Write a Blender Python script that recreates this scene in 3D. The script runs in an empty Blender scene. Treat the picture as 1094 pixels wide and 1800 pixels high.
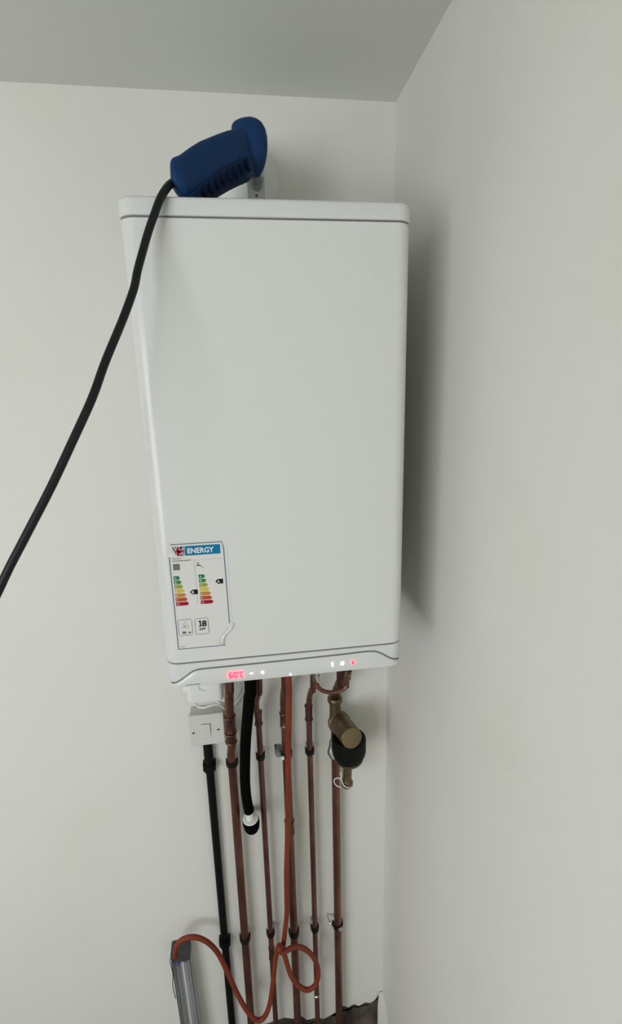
import bpy, bmesh, math, random
from mathutils import Vector, Matrix
random.seed(7)
C = bpy.context.scene.collection
SC = bpy.context.scene
Z0 = 0.19                                     # height of the survey datum above the floor

# ------------------------------------------------------------------ camera
CX, CY, CZ = 0.1433, -1.1277, 1.8504 + Z0
PITCH, YAW, ROLL, FPX = 0.2464, 0.1351, -0.0246, 872.73
fw = Vector((math.sin(YAW)*math.cos(PITCH), math.cos(YAW)*math.cos(PITCH), -math.sin(PITCH)))
r0 = Vector((math.cos(YAW), -math.sin(YAW), 0)); u0 = r0.cross(fw)
rt = r0*math.cos(ROLL) + u0*math.sin(ROLL); up = -r0*math.sin(ROLL) + u0*math.cos(ROLL)
cam = bpy.data.cameras.new('camera'); co = bpy.data.objects.new('camera', cam); C.objects.link(co)
cam.sensor_fit = 'VERTICAL'; cam.sensor_height = 36.0; cam.lens = 36.0*FPX/1800.0; cam.clip_start = 0.02
co.matrix_world = Matrix(((rt.x, up.x, -fw.x, CX), (rt.y, up.y, -fw.y, CY), (rt.z, up.z, -fw.z, CZ), (0, 0, 0, 1)))
SC.camera = co

# ------------------------------------------------------------------ world, light, exposure
w = bpy.data.worlds.new('world'); SC.world = w; w.use_nodes = True
bg = w.node_tree.nodes['Background']; bg.inputs[0].default_value = (0.86, 0.93, 1.0, 1); bg.inputs[1].default_value = 0.6
def area(name, loc, target, sx, sy, power, col):
    l = bpy.data.lights.new(name, 'AREA'); l.shape = 'RECTANGLE'; l.size = sx; l.size_y = sy; l.energy = power; l.color = col
    o = bpy.data.objects.new(name, l); C.objects.link(o); o.location = loc
    o.rotation_euler = (Vector(target) - Vector(loc)).to_track_quat('-Z', 'Y').to_euler()
    return o
area('window_daylight', (-1.94, -2.95, 1.6), (0.16, -0.25, 1.6), 1.8, 1.6, 57, (0.96, 0.995, 1.04))
SC.view_settings.view_transform = 'Standard'; SC.view_settings.look = 'None'
SC.view_settings.gamma = 1.0; SC.view_settings.use_curve_mapping = False
SC.view_settings.exposure = 0.0

# ------------------------------------------------------------------ helpers
def at(px, py, Y):
    """point where the sight line of a photo pixel meets the plane y = Y (metres)"""
    d = fw + rt*((px-547)/FPX) - up*((py-900)/FPX)
    t = (Y-CY)/d.y
    return Vector((CX, CY, CZ)) + d*t
def axis_frame(d):
    d = Vector(d).normalized(); a = Vector((0, 0, 1)) if abs(d.z) < 0.9 else Vector((1, 0, 0))
    u = a.cross(d).normalized(); return u, d.cross(u), d
def ring(bm, c, u, v, ru, rv, n): return [bm.verts.new(c + u*math.cos(2*math.pi*k/n)*ru + v*math.sin(2*math.pi*k/n)*rv) for k in range(n)]
def bridge(bm, a, b):
    n = len(a)
    for k in range(n): bm.faces.new((a[k], a[(k+1) % n], b[(k+1) % n], b[k]))
def add_tube(bm, pts, r, n=16, caps=True, smooth=6, closed=False):
    P = [Vector(p) for p in pts]
    if smooth and len(P) > 2:
        Q = []
        m = len(P)
        for i in range(m-1):
            p0 = P[max(i-1, 0)]; p1 = P[i]; p2 = P[i+1]; p3 = P[min(i+2, m-1)]
            for s in range(smooth):
                t = s/smooth
                Q.append(0.5*((2*p1) + (p2-p0)*t + (2*p0-5*p1+4*p2-p3)*t*t + (3*p1-p0-3*p2+p3)*t**3))
        Q.append(P[-1]); P = Q
    u = None; prev = None; first = None
    R = r if callable(r) else (lambda t: r)
    for i, p in enumerate(P):
        d = (P[min(i+1, len(P)-1)] - P[max(i-1, 0)]).normalized()
        if u is None: u, v, _ = axis_frame(d)
        else:
            u = (u - d*u.dot(d)).normalized(); v = d.cross(u)
        rr = R(i/(len(P)-1)); cur = ring(bm, p, u, v, rr, rr, n)
        if prev: bridge(bm, prev, cur)
        else: first = cur
        prev = cur
    if caps: bm.faces.new(list(reversed(first))); bm.faces.new(prev)
def add_lathe(bm, p0, d, prof, n=32, caps=True):
    """prof: list of (distance along d, radius)"""
    u, v, d = axis_frame(d); p0 = Vector(p0); prev = None; first = None
    for (s, r) in prof:
        cur = ring(bm, p0 + d*s, u, v, max(r, 1e-5), max(r, 1e-5), n)
        if prev: bridge(bm, prev, cur)
        else: first = cur
        prev = cur
    if caps: bm.faces.new(list(reversed(first))); bm.faces.new(prev)
def add_box(bm, x0, x1, y0, y1, z0, z1, M=None):
    vs = [bm.verts.new(Vector((x, y, z)) if M is None else M @ Vector((x, y, z))) for x in (x0, x1) for y in (y0, y1) for z in (z0, z1)]
    for f in ((0, 1, 3, 2), (4, 6, 7, 5), (0, 4, 5, 1), (2, 3, 7, 6), (0, 2, 6, 4), (1, 5, 7, 3)): bm.faces.new([vs[i] for i in f])
def add_prism(bm, poly, f0, f1):
    """poly: 2-D points; f0, f1 map a point to the two ends"""
    a = [bm.verts.new(f0(p)) for p in poly]; b = [bm.verts.new(f1(p)) for p in poly]
    bm.faces.new(a); bm.faces.new(list(reversed(b)))
    n = len(poly)
    for k in range(n): bm.faces.new((a[k], b[k], b[(k+1) % n], a[(k+1) % n]))
def rrect(x0, x1, y0, y1, r, k=6, corners=(1, 1, 1, 1)):
    P = []
    for (cx, cy, a, on) in ((x0, y0, math.pi, corners[0]), (x1, y0, 1.5*math.pi, corners[1]), (x1, y1, 0, corners[2]), (x0, y1, .5*math.pi, corners[3])):
        rr = r if on else 0.0008
        ox = cx + rr if cx == x0 else cx - rr; oy = cy + rr if cy == y0 else cy - rr
        for i in range(k+1):
            t = a + i/k*math.pi/2; P.append((ox + rr*math.cos(t), oy + rr*math.sin(t)))
    return P
def stack(bm, x0, x1, y0, y1, r, layers, corners=(1, 1, 0, 0), k=8):
    """loft of rounded rectangles in plan; layers = (z, inset)"""
    prev = None; first = None
    for (z, ins) in layers:
        P = rrect(x0+ins, x1-ins, y0+ins, y1-(0 if not corners[2] else ins), max(r-ins, .001), k, corners)
        cur = [bm.verts.new((p[0], p[1], z)) for p in P]
        if prev: bridge(bm, prev, cur)
        else: first = cur
        prev = cur
    bm.faces.new(list(reversed(first))); bm.faces.new(prev)
def obj(name, bm, m, parent=None, bevel=0, smooth=35, seg=2):
    bmesh.ops.recalc_face_normals(bm, faces=bm.faces)
    me = bpy.data.meshes.new(name); bm.to_mesh(me); bm.free()
    me.materials.append(m)
    for p in me.polygons: p.use_smooth = True
    me.set_sharp_from_angle(angle=math.radians(smooth))
    o = bpy.data.objects.new(name, me); C.objects.link(o)
    if bevel:
        b = o.modifiers.new('bevel', 'BEVEL'); b.width = bevel; b.segments = seg; b.limit_method = 'ANGLE'; b.angle_limit = math.radians(40); b.harden_normals = True
    if parent is not None:
        o.parent = parent; o.matrix_parent_inverse = world(parent).inverted()
    return o
def world(o):
    return (world(o.parent) @ o.matrix_parent_inverse if o.parent else Matrix.Identity(4)) @ o.matrix_basis
def thing(name, label, cat, loc, group=None):
    o = bpy.data.objects.new(name, None); C.objects.link(o); o.location = loc; o.empty_display_size = 0.05
    return tag(o, label, cat, group)
def tag(o, label, cat, group=None):
    o['label'] = label; o['category'] = cat
    if group: o['group'] = group
    return o
def struct(name, bm, m, **k):
    o = obj(name, bm, m, **k); o['kind'] = 'structure'; return o
B = bmesh.new

def font_bm(bm, txt, size, fn, bold=0.0, align='LEFT', depth=0.0):
    """adds text outlines to bm, fn maps (x, y, h) to a world point"""
    cu = bpy.data.curves.new('t', 'FONT'); cu.body = txt; cu.size = size; cu.align_x = align; cu.offset = bold; cu.resolution_u = 3
    o = bpy.data.objects.new('t', cu); C.objects.link(o)
    dg = bpy.context.evaluated_depsgraph_get(); me = o.evaluated_get(dg).to_mesh()
    vs = [bm.verts.new(fn(v.co.x, v.co.y)) for v in me.vertices]
    for p in me.polygons:
        try: bm.faces.new([vs[i] for i in p.vertices])
        except ValueError: pass
    o.evaluated_get(dg).to_mesh_clear(); bpy.data.objects.remove(o); bpy.data.curves.remove(cu)

# ------------------------------------------------------------------ materials
def mat(name, col, rough=0.5, metal=0.0, var=0.0, vscale=20, col2=None, bump=0.0, bscale=200, emit=None, estr=0, coat=0, spec=0.5, stretch=(1, 1, 1), trans=0, alpha=1, lo=.35, hi=.65):
    m = bpy.data.materials.new(name); m.use_nodes = True; nt = m.node_tree; b = nt.nodes['Principled BSDF']
    b.inputs['Base Color'].default_value = (*col, 1); b.inputs['Roughness'].default_value = rough; b.inputs['Metallic'].default_value = metal
    b.inputs['Specular IOR Level'].default_value = spec; b.inputs['Coat Weight'].default_value = coat
    b.inputs['Transmission Weight'].default_value = trans; b.inputs['Alpha'].default_value = alpha
    tc = nt.nodes.new('ShaderNodeTexCoord'); mp = nt.nodes.new('ShaderNodeMapping'); mp.inputs['Scale'].default_value = stretch
    nt.links.new(tc.outputs['Object'], mp.inputs[0])
    if col2:
        n = nt.nodes.new('ShaderNodeTexNoise'); n.inputs['Scale'].default_value = vscale; n.inputs['Detail'].default_value = 5
        nt.links.new(mp.outputs[0], n.inputs[0])
        cr = nt.nodes.new('ShaderNodeValToRGB'); cr.color_ramp.elements[0].position = lo; cr.color_ramp.elements[1].position = hi
        cr.color_ramp.elements[0].color = (*col, 1); cr.color_ramp.elements[1].color = (*col2, 1)
        nt.links.new(n.outputs[0], cr.inputs[0]); nt.links.new(cr.outputs[0], b.inputs['Base Color'])
    if bump:
        n2 = nt.nodes.new('ShaderNodeTexNoise'); n2.inputs['Scale'].default_value = bscale; n2.inputs['Detail'].default_value = 4
        nt.links.new(mp.outputs[0], n2.inputs[0])
        bp = nt.nodes.new('ShaderNodeBump'); bp.inputs['Strength'].default_value = bump; bp.inputs['Distance'].default_value = 0.002
        nt.links.new(n2.outputs[0], bp.inputs['Height']); nt.links.new(bp.outputs[0], b.inputs['Normal'])
    if emit:
        b.inputs['Emission Color'].default_value = (*emit, 1); b.inputs['Emission Strength'].default_value = estr
    return m
M = {}
M['paint'] = mat('painted_plaster', (.775, .77, .715), .75, col2=(.74, .725, .645), vscale=2.2, bump=.18, bscale=60, lo=.52, hi=.75)
M['ceiling'] = mat('ceiling_paint', (.76, .77, .72), .85, bump=.1, bscale=60)
M['rough'] = mat('bare_masonry', (.12, .092, .068), .95, col2=(.035, .028, .022), vscale=22, bump=1, bscale=50)
M['plaster_edge'] = mat('broken_plaster', (.72, .70, .64), .9, col2=(.38, .35, .29), vscale=40, bump=1, bscale=80)
M['floor'] = mat('dusty_concrete', (.22, .19, .16), .9, col2=(.12, .10, .085), vscale=9, bump=.6, bscale=60)
M['enamel'] = mat('white_enamel', (.715, .72, .688), .27, coat=.0, spec=.5)
M['trimw'] = mat('white_plastic_trim', (.70, .71, .69), .33)
M['panel'] = mat('white_gloss_panel', (.69, .70, .685), .24)
M['gap'] = mat('dark_gap_grey', (.16, .165, .15), .7)
M['wplas'] = mat('white_plastic', (.80, .80, .76), .38)
M['wglossy'] = mat('white_glossy_plastic', (.84, .85, .82), .16)
M['flue'] = mat('white_flue_plastic', (.78, .80, .76), .35)
M['grey'] = mat('grey_rubber', (.20, .21, .19), .5)
M['black'] = mat('black_plastic', (.004, .0045, .004), .6, spec=.16)
M['foam'] = mat('black_foam', (.002, .0022, .002), .95, bump=.3, bscale=400, spec=.06)
M['rubber'] = mat('black_rubber_hose', (.004, .006, .0065), .45, spec=.3)
M['clip'] = mat('dark_clip_metal', (.010, .0085, .008), .45, spec=.25)
M['chrome'] = mat('chrome', (.65, .63, .60), .2, metal=1)
M['copper'] = mat('copper', (.27, .122, .092), .36, metal=.8, col2=(.15, .064, .05), vscale=9, stretch=(3, 3, 1), bump=.05)
M['copper_d'] = mat('tarnished_copper', (.18, .082, .062), .38, metal=.8, col2=(.095, .044, .036), vscale=14, stretch=(2, 2, 1))
M['brass'] = mat('dull_brass', (.20, .15, .085), .42, metal=.7, col2=(.135, .10, .055), vscale=30)
M['bronze'] = mat('bronze_cap', (.225, .165, .085), .55, metal=.5, col2=(.18, .13, .065), vscale=12)
M['hose'] = mat('orange_rubber', (.235, .045, .018), .5, col2=(.185, .032, .014), vscale=12, spec=.3)
M['blue'] = mat('blue_plastic', (.004, .034, .115), .55, bump=.15, bscale=500, spec=.22)
M['dblue'] = mat('dark_blue_rubber', (.002, .016, .055), .6, spec=.15)
M['flue_grey'] = mat('grey_flue_plastic', (.46, .47, .44), .45)
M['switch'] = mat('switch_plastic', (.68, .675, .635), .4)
M['bracket'] = mat('zinc_bracket', (.30, .30, .28), .5, metal=.4)
M['navy'] = mat('navy_rubber', (.0015, .006, .024), .6, spec=.12)
M['alu'] = mat('brushed_aluminium', (.62, .63, .65), .4, metal=.3, col2=(.47, .48, .51), vscale=6, stretch=(6, 6, .6))
M['glass'] = mat('clear_tube', (.85, .87, .88), .08, trans=.9)
M['dgrey'] = mat('dark_grey_plastic', (.05, .052, .05), .5)
M['bluep'] = mat('blue_connector', (.10, .11, .30), .5)
M['paper'] = mat('label_paper', (.72, .71, .675), .5, spec=.2)
M['ink'] = mat('black_ink', (.012, .012, .010), .6, spec=.12)
M['greyink'] = mat('grey_ink', (.13, .13, .11), .6, spec=.12)
M['lgrey'] = mat('pale_grey_ink', (.38, .39, .385), .6, spec=.12)
M['frameink'] = mat('blue_frame_ink', (.115, .17, .25), .6, spec=.12)
M['banner'] = mat('blue_banner', (.005, .18, .34), .6, spec=.12)
M['wink'] = mat('white_ink', (.78, .83, .84), .6, spec=.12)
M['uk_red'] = mat('flag_red', (.42, .03, .05), .6, spec=.12)
M['uk_navy'] = mat('flag_navy', (.02, .025, .04), .6, spec=.12)
M['wood'] = mat('window_frame_white', (.8, .8, .78), .4)
ARR = [mat('rating_' + n, c, .6, spec=.1) for n, c in (('dark_green', (.02, .17, .07)), ('green', (.06, .22, .05)), ('lime', (.30, .34, .06)),
       ('yellow', (.62, .50, .07)), ('amber', (.52, .24, .05)), ('orange_red', (.46, .085, .035)), ('red', (.36, .012, .03)))]
M['led_red'] = mat('red_display_light', (.3, .01, .02), .5, emit=(1.0, .02, .07), estr=2.0)
M['led_side'] = mat('red_display_glow', (.3, .01, .02), .5, emit=(1.0, .025, .055), estr=10)
M['led_white'] = mat('white_symbol_light', (.8, .8, .8), .5, emit=(1.0, 1.0, .98), estr=1.6)

# ------------------------------------------------------------------ room
XR, ZC = 0.4889, 2.3999 + Z0
XL, YF = -2.75, -3.62
# back wall: one slab of plaster whose bottom edge is broken off ragged
edge = [(XL-.02, .0)]
for x in [XL + i*.12 for i in range(1, 20)]: edge.append((x, .045 + .01*random.random()))
for px, py in ((430, 1806), (470, 1799), (484, 1794), (500, 1789), (520, 1791), (530, 1786), (540, 1793), (556, 1789), (570, 1791), (583, 1784), (592, 1778),
               (604, 1768), (613, 1771), (622, 1765), (632, 1768), (642, 1762), (652, 1763), (660, 1757), (667, 1747)):
    p = at(px, py, 0)
    if p.x > edge[-1][0] + .002: edge.append((p.x, p.z))
edge.append((XR + .02, edge[-1][1] + .01))
bm = B()
poly = [(XL-.02, ZC+.02)] + edge[0:1] + edge[1:] + [(XR+.02, ZC+.02)]
top_z = ZC + .02
for i in range(len(edge)-1):                                   # column strips, front / back / bottom
    (xa, za), (xb, zb) = edge[i], edge[i+1]
    f = [bm.verts.new(v) for v in ((xa, 0, za), (xb, 0, zb), (xb, 0, top_z), (xa, 0, top_z))]; bm.faces.new(f)
    g = [bm.verts.new(v) for v in ((xa, .014, za-.006), (xb, .014, zb-.006), (xb, 0, zb), (xa, 0, za))]; bm.faces.new(g)
bmesh.ops.remove_doubles(bm, verts=bm.verts, dist=1e-5)
struct('wall_back', bm, M['paint'], smooth=20)
bm = B()                                                        # masonry behind the plaster
nx, nz = 60, 10
G = [[bm.verts.new((XL-.02 + (XR+.04-XL)*i/nx, .016 + random.uniform(0, .008), -.02 + .24*j/nz)) for j in range(nz+1)] for i in range(nx+1)]
for i in range(nx):
    for j in range(nz): bm.faces.new((G[i][j], G[i+1][j], G[i+1][j+1], G[i][j+1]))
struct('trim_1', bm, M['rough'])
bm = B()                                                        # grimy fillet of mortar along the floor line
prev = None
for i in range(50):
    x = -.25 + (XR+.25)*i/49
    h = .035 + .05*max(0, (x-.25)/.24) + random.uniform(-.006, .008); dd = .02 + random.uniform(-.004, .012)
    cur = [bm.verts.new(v) for v in ((x, .014, h+.02), (x, -.002-dd*.3, h*.8), (x, -dd-.02, h*.4), (x, -dd-.045, 0.0), (x, .014, 0))]
    if prev: bridge(bm, prev, cur)
    else: bm.faces.new(cur)
    prev = cur
bm.faces.new(list(reversed(prev)))
struct('trim_2', bm, M['rough'], smooth=60)
bm = B(); add_box(bm, XR, XR+.1, YF-.02, .02, -.02, ZC+.02); struct('wall_right', bm, M['paint'])
bm = B(); add_box(bm, XL-.02, XR+.1, YF-.02, .1, ZC, ZC+.08); struct('ceiling', bm, M['ceiling'])
bm = B(); add_box(bm, XL-.02, XR+.1, YF-.02, .1, -.08, 0); struct('floor', bm, M['floor'])
bm = B(); add_box(bm, XL-.02, XR+.1, YF-.1, YF, -.02, ZC+.02); struct('wall_front', bm, M['paint'])
# left wall with a slanted window bay added to seat the angled lamp (both out of frame)
bm = B(); add_box(bm, XL-.1, XL, -2.26, .02, -.02, ZC+.02); struct('wall_left', bm, M['paint'])
bx = Vector((.789, -.614, 0)); by = Vector((.614, .789, 0)); bo = Vector((-1.94, -2.95, 0)) - by*.02
BM = Matrix(((bx.x, by.x, 0, bo.x), (bx.y, by.y, 0, bo.y), (0, 0, 1, 0), (0, 0, 0, 1)))
bm = B()
for a in ((-1.15, -.9, -.02, ZC+.02), (.9, 1.25, -.02, ZC+.02), (-.9, .9, -.02, .8), (-.9, .9, 2.4, ZC+.02)): add_box(bm, a[0], a[1], -.08, .04, a[2], a[3], BM)
struct('wall_lamp_bay', bm, M['paint'])
bm = B()
for a in ((-.9, .9, .8, .85), (-.9, .9, 2.35, 2.4), (-.9, -.85, .8, 2.4), (.85, .9, .8, 2.4), (-.02, .02, .8, 2.4)): add_box(bm, a[0], a[1], .025, .06, a[2], a[3], BM)
struct('window_1', bm, M['wood'])
# broken plaster edge standing in the bottom corner of the right wall
bm = B()
cr = [at(666.5, 1746, -.006), at(673, 1758, -.02), at(680, 1775, -.045), at(690, 1803, -.085), at(693, 1830, -.10), at(664, 1830, -.035), at(664, 1800, -.028), at(664.5, 1765, -.012)]
a = [bm.verts.new(p) for p in cr]; b = [bm.verts.new((XR+.002, p.y+.004, p.z)) for p in cr]
bm.faces.new(a); bm.faces.new(list(reversed(b)))
for k in range(8): bm.faces.new((a[k], b[k], b[(k+1) % 8], a[(k+1) % 8]))
struct('trim_3', bm, M['paint'])

# ------------------------------------------------------------------ boiler
D = -.3806; RC = .022
ZT, ZL, ZB = 2.0728+Z0, 1.4187+Z0, 1.3748+Z0
boiler = thing('boiler', 'tall white wall-mounted gas boiler with an energy sticker and lit red display', 'boiler', (.2, -.19, ZB))
bm = B(); stack(bm, .003, .397, D+.003, -.002, RC, [(ZB+.006, .0), (ZT+.012, 0)]); obj('inner_shell', bm, M['gap'], boiler)
bm = B(); stack(bm, 0, .4, D, 0, RC, [(ZL+.0012, .0012), (ZL+.0022, 0), (ZT-.0022, 0), (ZT-.0012, .0012)]); obj('casing', bm, M['enamel'], boiler)
zt2 = ZT + .0245
bm = B(); stack(bm, -.001, .401, D-.001, 0, RC, [(ZT+.0010, .0012), (ZT+.002, 0), (zt2-.005, 0), (zt2-.002, .0015), (zt2, .005)]); obj('top_cover', bm, M['trimw'], boiler)
bm = B(); stack(bm, 0, .4, D, 0, RC, [(ZB, .006), (ZB+.002, .002), (ZB+.006, 0), (ZL-.0022, 0), (ZL-.0012, .0012)]); obj('bottom_cover', bm, M['trimw'], boiler)
# control panel: raised shape below an S-curved groove
gr = [(.0065, 1.3835), (.012, 1.3845), (.020, 1.3885), (.032, 1.3965), (.040, 1.4022), (.046, 1.4050), (.052, 1.4063), (.060, 1.4067), (.085, 1.4068), (.146, 1.4070), (.230, 1.4078), (.291, 1.4085), (.320, 1.4093), (.338, 1.4095), (.350, 1.408), (.362, 1.4025), (.374, 1.3945), (.385, 1.389), (.3935, 1.3865)]
def crf(P, k=5):
    V = [Vector((p[0], p[1], 0)) for p in P]; Q = []
    for i in range(len(V)-1):
        p0, p1, p2, p3 = V[max(i-1, 0)], V[i], V[i+1], V[min(i+2, len(V)-1)]
        for s in range(k):
            t = s/k; q = .5*((2*p1) + (p2-p0)*t + (2*p0-5*p1+4*p2-p3)*t*t + (3*p1-p0-3*p2+p3)*t**3); Q.append((q.x, q.y))
    Q.append(P[-1]); return Q
gs = [(x, z+Z0) for x, z in crf(gr)]
def front(x):                                     # depth of the rounded front at x
    if x < RC: return D + RC - math.sqrt(max(0, RC*RC-(RC-x)**2))
    if x > .4-RC: return D + RC - math.sqrt(max(0, RC*RC-(x-.4+RC)**2))
    return D
bm = B(); prev = None
for x, z in gs:
    f = front(x); zb = ZB + .0035
    if z - .0012 <= zb + .003: z = zb + .0045
    cur = [bm.verts.new(v) for v in ((x, f+.002, z-.0012), (x, f-.0014, z-.0012), (x, f-.0024, z-.0026), (x, f-.0026, zb+.002), (x, f-.0010, zb-.0015), (x, f+.002, zb-.002))]
    if prev: bridge(bm, prev, cur)
    else: bm.faces.new(cur)
    prev = cur
bm.faces.new(list(reversed(prev)))
panel = obj('control_panel', bm, M['panel'], boiler, smooth=50)
bm = B(); add_tube(bm, [(x, front(x)-.0002, z-.0002) for x, z in gs], .0011, 8, smooth=0); obj('groove_shade', bm, M['gap'], boiler)  # dark strip painting in the shade of the gap above the panel
PF = D - .0026
def glyph_obj(name, polys, m, zf=PF, th=.0012, parent=panel):
    bm = B()
    for P in polys: add_prism(bm, P, lambda p: Vector((p[0], zf-th, p[1]+Z0)), lambda p: Vector((p[0], zf+.0002, p[1]+Z0)))
    return obj(name, bm, m, parent)
def bar(x0, z0, x1, z1, w):
    a = Vector((x1-x0, z1-z0)); n = Vector((-a.y, a.x)).normalized()*w/2
    return [(x0+n.x, z0+n.y), (x1+n.x, z1+n.y), (x1-n.x, z1-n.y), (x0-n.x, z0-n.y)]
def seg(x, z, w, h, on, t=.0015):
    S = {'a': (0, h, w, h), 'g': (0, h/2, w, h/2), 'd': (0, 0, w, 0), 'f': (0, h/2, 0, h), 'b': (w, h/2, w, h), 'e': (0, 0, 0, h/2), 'c': (w, 0, w, h/2)}
    out = []
    for s in on:
        x0, z0, x1, z1 = S[s]; dx, dz = (x1-x0), (z1-z0); L = math.hypot(dx, dz); ex, ez = dx/L*t*.45, dz/L*t*.45
        out.append(bar(x+x0+ex, z+z0+ez, x+x1-ex, z+z1-ez, t))
    return out
def glow_sides(o):
    o.data.materials.append(M['led_side'])
    for p in o.data.polygons:
        if abs(p.normal.y) < .5: p.material_index = 1
dg = seg(.1015, 1.3865, .0045, .0095, 'afgedc') + seg(.1090, 1.3865, .0045, .0095, 'abcdef') + seg(.1157, 1.3930, .0020, .0030, 'afgb', .0009) + seg(.1198, 1.3865, .0043, .0095, 'afed')
glow_sides(glyph_obj('display_digits', dg, M['led_red'], th=.0022))
glyph_obj('minus_symbol', [bar(.1350, 1.3905, .1410, 1.3905, .0014)], M['led_white'])
glyph_obj('plus_symbol', [bar(.1535, 1.3905, .1590, 1.3905, .0015), bar(.1563, 1.3876, .1563, 1.3935, .0015)], M['led_white'])
glyph_obj('dot_symbol', [[(.2028+.0017*math.cos(t*math.pi/4), 1.3815+.0017*math.sin(t*math.pi/4)) for t in range(8)]], M['led_white'])
glyph_obj('tap_symbol', [[(.2738, 1.3965), (.2762, 1.3965), (.2768, 1.3930), (.2758, 1.3910), (.2760, 1.3880), (.2742, 1.3880), (.2740, 1.3910), (.2730, 1.3935)]], M['led_white'])
glyph_obj('heating_symbol', [bar(.2890, 1.3900, .2940, 1.3900, .0013), bar(.2895, 1.3950, .2950, 1.3950, .0013), bar(.2898, 1.3925, .2898, 1.3950, .0012), bar(.2940, 1.3900, .2945, 1.3950, .0012)], M['led_white'])
glow_sides(glyph_obj('flame_symbol', [bar(.3105, 1.3888, .3105, 1.3960, .0019), bar(.3092, 1.3900, .3092, 1.3935, .0010)], M['led_red']))
# small illegible maker's mark, lower left of the panel
mk = []
rr_ = random.Random(3)
for k in range(11):
    x = .0305 + .0021*k
    mk.append([(x, 1.3799), (x+.0015, 1.3799), (x+.0015, 1.3809+.0006*rr_.random()), (x+.0004, 1.3812+.0005*rr_.random()), (x, 1.3806)])
glyph_obj('makers_mark', mk, M['greyink'], th=.0002)

# energy sticker on the front
LW, LH, LX, LZ = .0800, .1805, .0222, 1.6235 + Z0
sk = math.radians(0.0)
def lp(u, v, h=0.0):        # u across from the left, v down from the top
    x = LX + u*1.065 - .004*v*u/.08 + .003*v; return Vector((x, D - .0003 - h, LZ - v))
sticker = None
bm = B()
P = [(-.001, -.001), (.078, -.0015), (.0835, .004), (.0845, .141), (.078, .152), (.0725, .160), (.0705, .178), (.074, .1815), (0, .1815), (-.0012, .020), (.009, .015), (.006, .006)]
add_prism(bm, P, lambda p: lp(p[0], p[1], .0001), lambda p: lp(p[0], p[1], -.0002))
sticker = obj('energy_sticker', bm, M['paper'], boiler); sticker['label'] = 'white energy rating sticker with blue banner and curled corners'
def ink(name, polys, m, h=.00025):
    bm = B()
    for P in polys: bm.faces.new([bm.verts.new(lp(p[0], p[1], h)) for p in P])
    return obj(name, bm, m, sticker)
def lbar(u0, v0, u1, v1, w): return bar(u0, v0, u1, v1, w)
ink('border', [lbar(.004, .0015, .0765, .0015, .0014), lbar(.0765, .0015, .0790, .010, .0012), lbar(.0790, .009, .0802, .140, .0014), lbar(.001, .021, .001, .178, .0014), lbar(.001, .178, .0715, .178, .0014)], M['frameink'])
ink('banner', [[(.0238, .0052), (.0742, .0052), (.0742, .0205), (.0238, .0205)]], M['banner'])
bm = B(); font_bm(bm, 'ENERGY', .0118, lambda x, y: lp(.0268+x*.86, .0170-y, .0006), bold=.0003); obj('banner_text', bm, M['wink'], sticker)
ink('flag_field', [[(.0062, .0055), (.0230, .0055), (.0230, .0205), (.0125, .0205), (.0075, .011)]], M['uk_navy'])
ink('flag_white_cross', [lbar(.0085, .0065, .0228, .0198, .0026), lbar(.0118, .0190, .0228, .0070, .0026), lbar(.0145, .0055, .0145, .0205, .0046), lbar(.0085, .0130, .0230, .0130, .0044)], M['wink'], .0005)
ink('flag_red_cross', [lbar(.0090, .0070, .0226, .0196, .0009), lbar(.0120, .0188, .0226, .0074, .0009), lbar(.0145, .0055, .0145, .0205, .0030), lbar(.0088, .0130, .0230, .0130, .0030)], M['uk_red'], .0008)
ink('small_print', [lbar(.0048+.0013*k, .0245, .0056+.0013*k, .0245, .0015) for k in range(10)], M['greyink'])
ink('small_print', [lbar(.0048+.0013*k, .0282, .0057+.0013*k, .0282, .0016) for k in range(20)], M['greyink'])
ink('small_print', [lbar(.0045+.0012*k, .1740, .0052+.0012*k, .1740, .0013) for k in range(6)], M['greyink'])
ink('small_print', [lbar(.0655, .1745, .0690, .1745, .0011)], M['greyink'])
ink('rule_lines', [lbar(.0290, .0285, .0755, .0285, .0004), lbar(.0355, .030, .0355, .103, .0005)], M['lgrey'])
ink('radiator_icon', [[(.0050, .0330), (.0145, .0330), (.0145, .0430), (.0050, .0430)]], M['greyink'])
ink('radiator_ribs', [lbar(.0065+.0016*k, .0345, .0065+.0016*k, .0415, .0004) for k in range(5)], M['lgrey'], .0006)
ink('tap_icon', [lbar(.0385, .0375, .0435, .0375, .0016), lbar(.0405, .0335, .0405, .0375, .0008), lbar(.0385, .0333, .0428, .0333, .0009), lbar(.0435, .0375, .0448, .0395, .0012), lbar(.0468, .0395, .0468, .0420, .0008)], M['ink'])
def scale_arrows(u, v, names):
    for k in range(7):
        w = .0068 + .00160*k; y = v + .0073*k
        ink('rating_arrow', [[(u, y), (u+w, y), (u+w+.0026, y+.0031), (u+w, y+.0062), (u, y+.0062)]], ARR[k])
    bm = B()
    for k, ch in enumerate(names): font_bm(bm, ch, .0048, lambda x, y: lp(u+.0013+x, v+.0073*k+.0048-y, .0006))
    obj('rating_letters', bm, M['wink'], sticker)
scale_arrows(.0040, .0528, 'ABCDEFG'); scale_arrows(.0400, .0528, 'ABCDEFG')
def pointer(u, v, ch):
    ink('rating_pointer', [[(u, v+.0040), (u+.0035, v), (u+.0115, v), (u+.0115, v+.0080), (u+.0035, v+.0080)]], M['ink'])
    bm = B(); font_bm(bm, ch, .0065, lambda x, y: lp(u+.0025+x, v+.0063-y, .0006)); obj('pointer_letter', bm, M['wink'], sticker)
pointer(.0255, .0772, 'B'); pointer(.0635, .0625, 'A')
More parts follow.
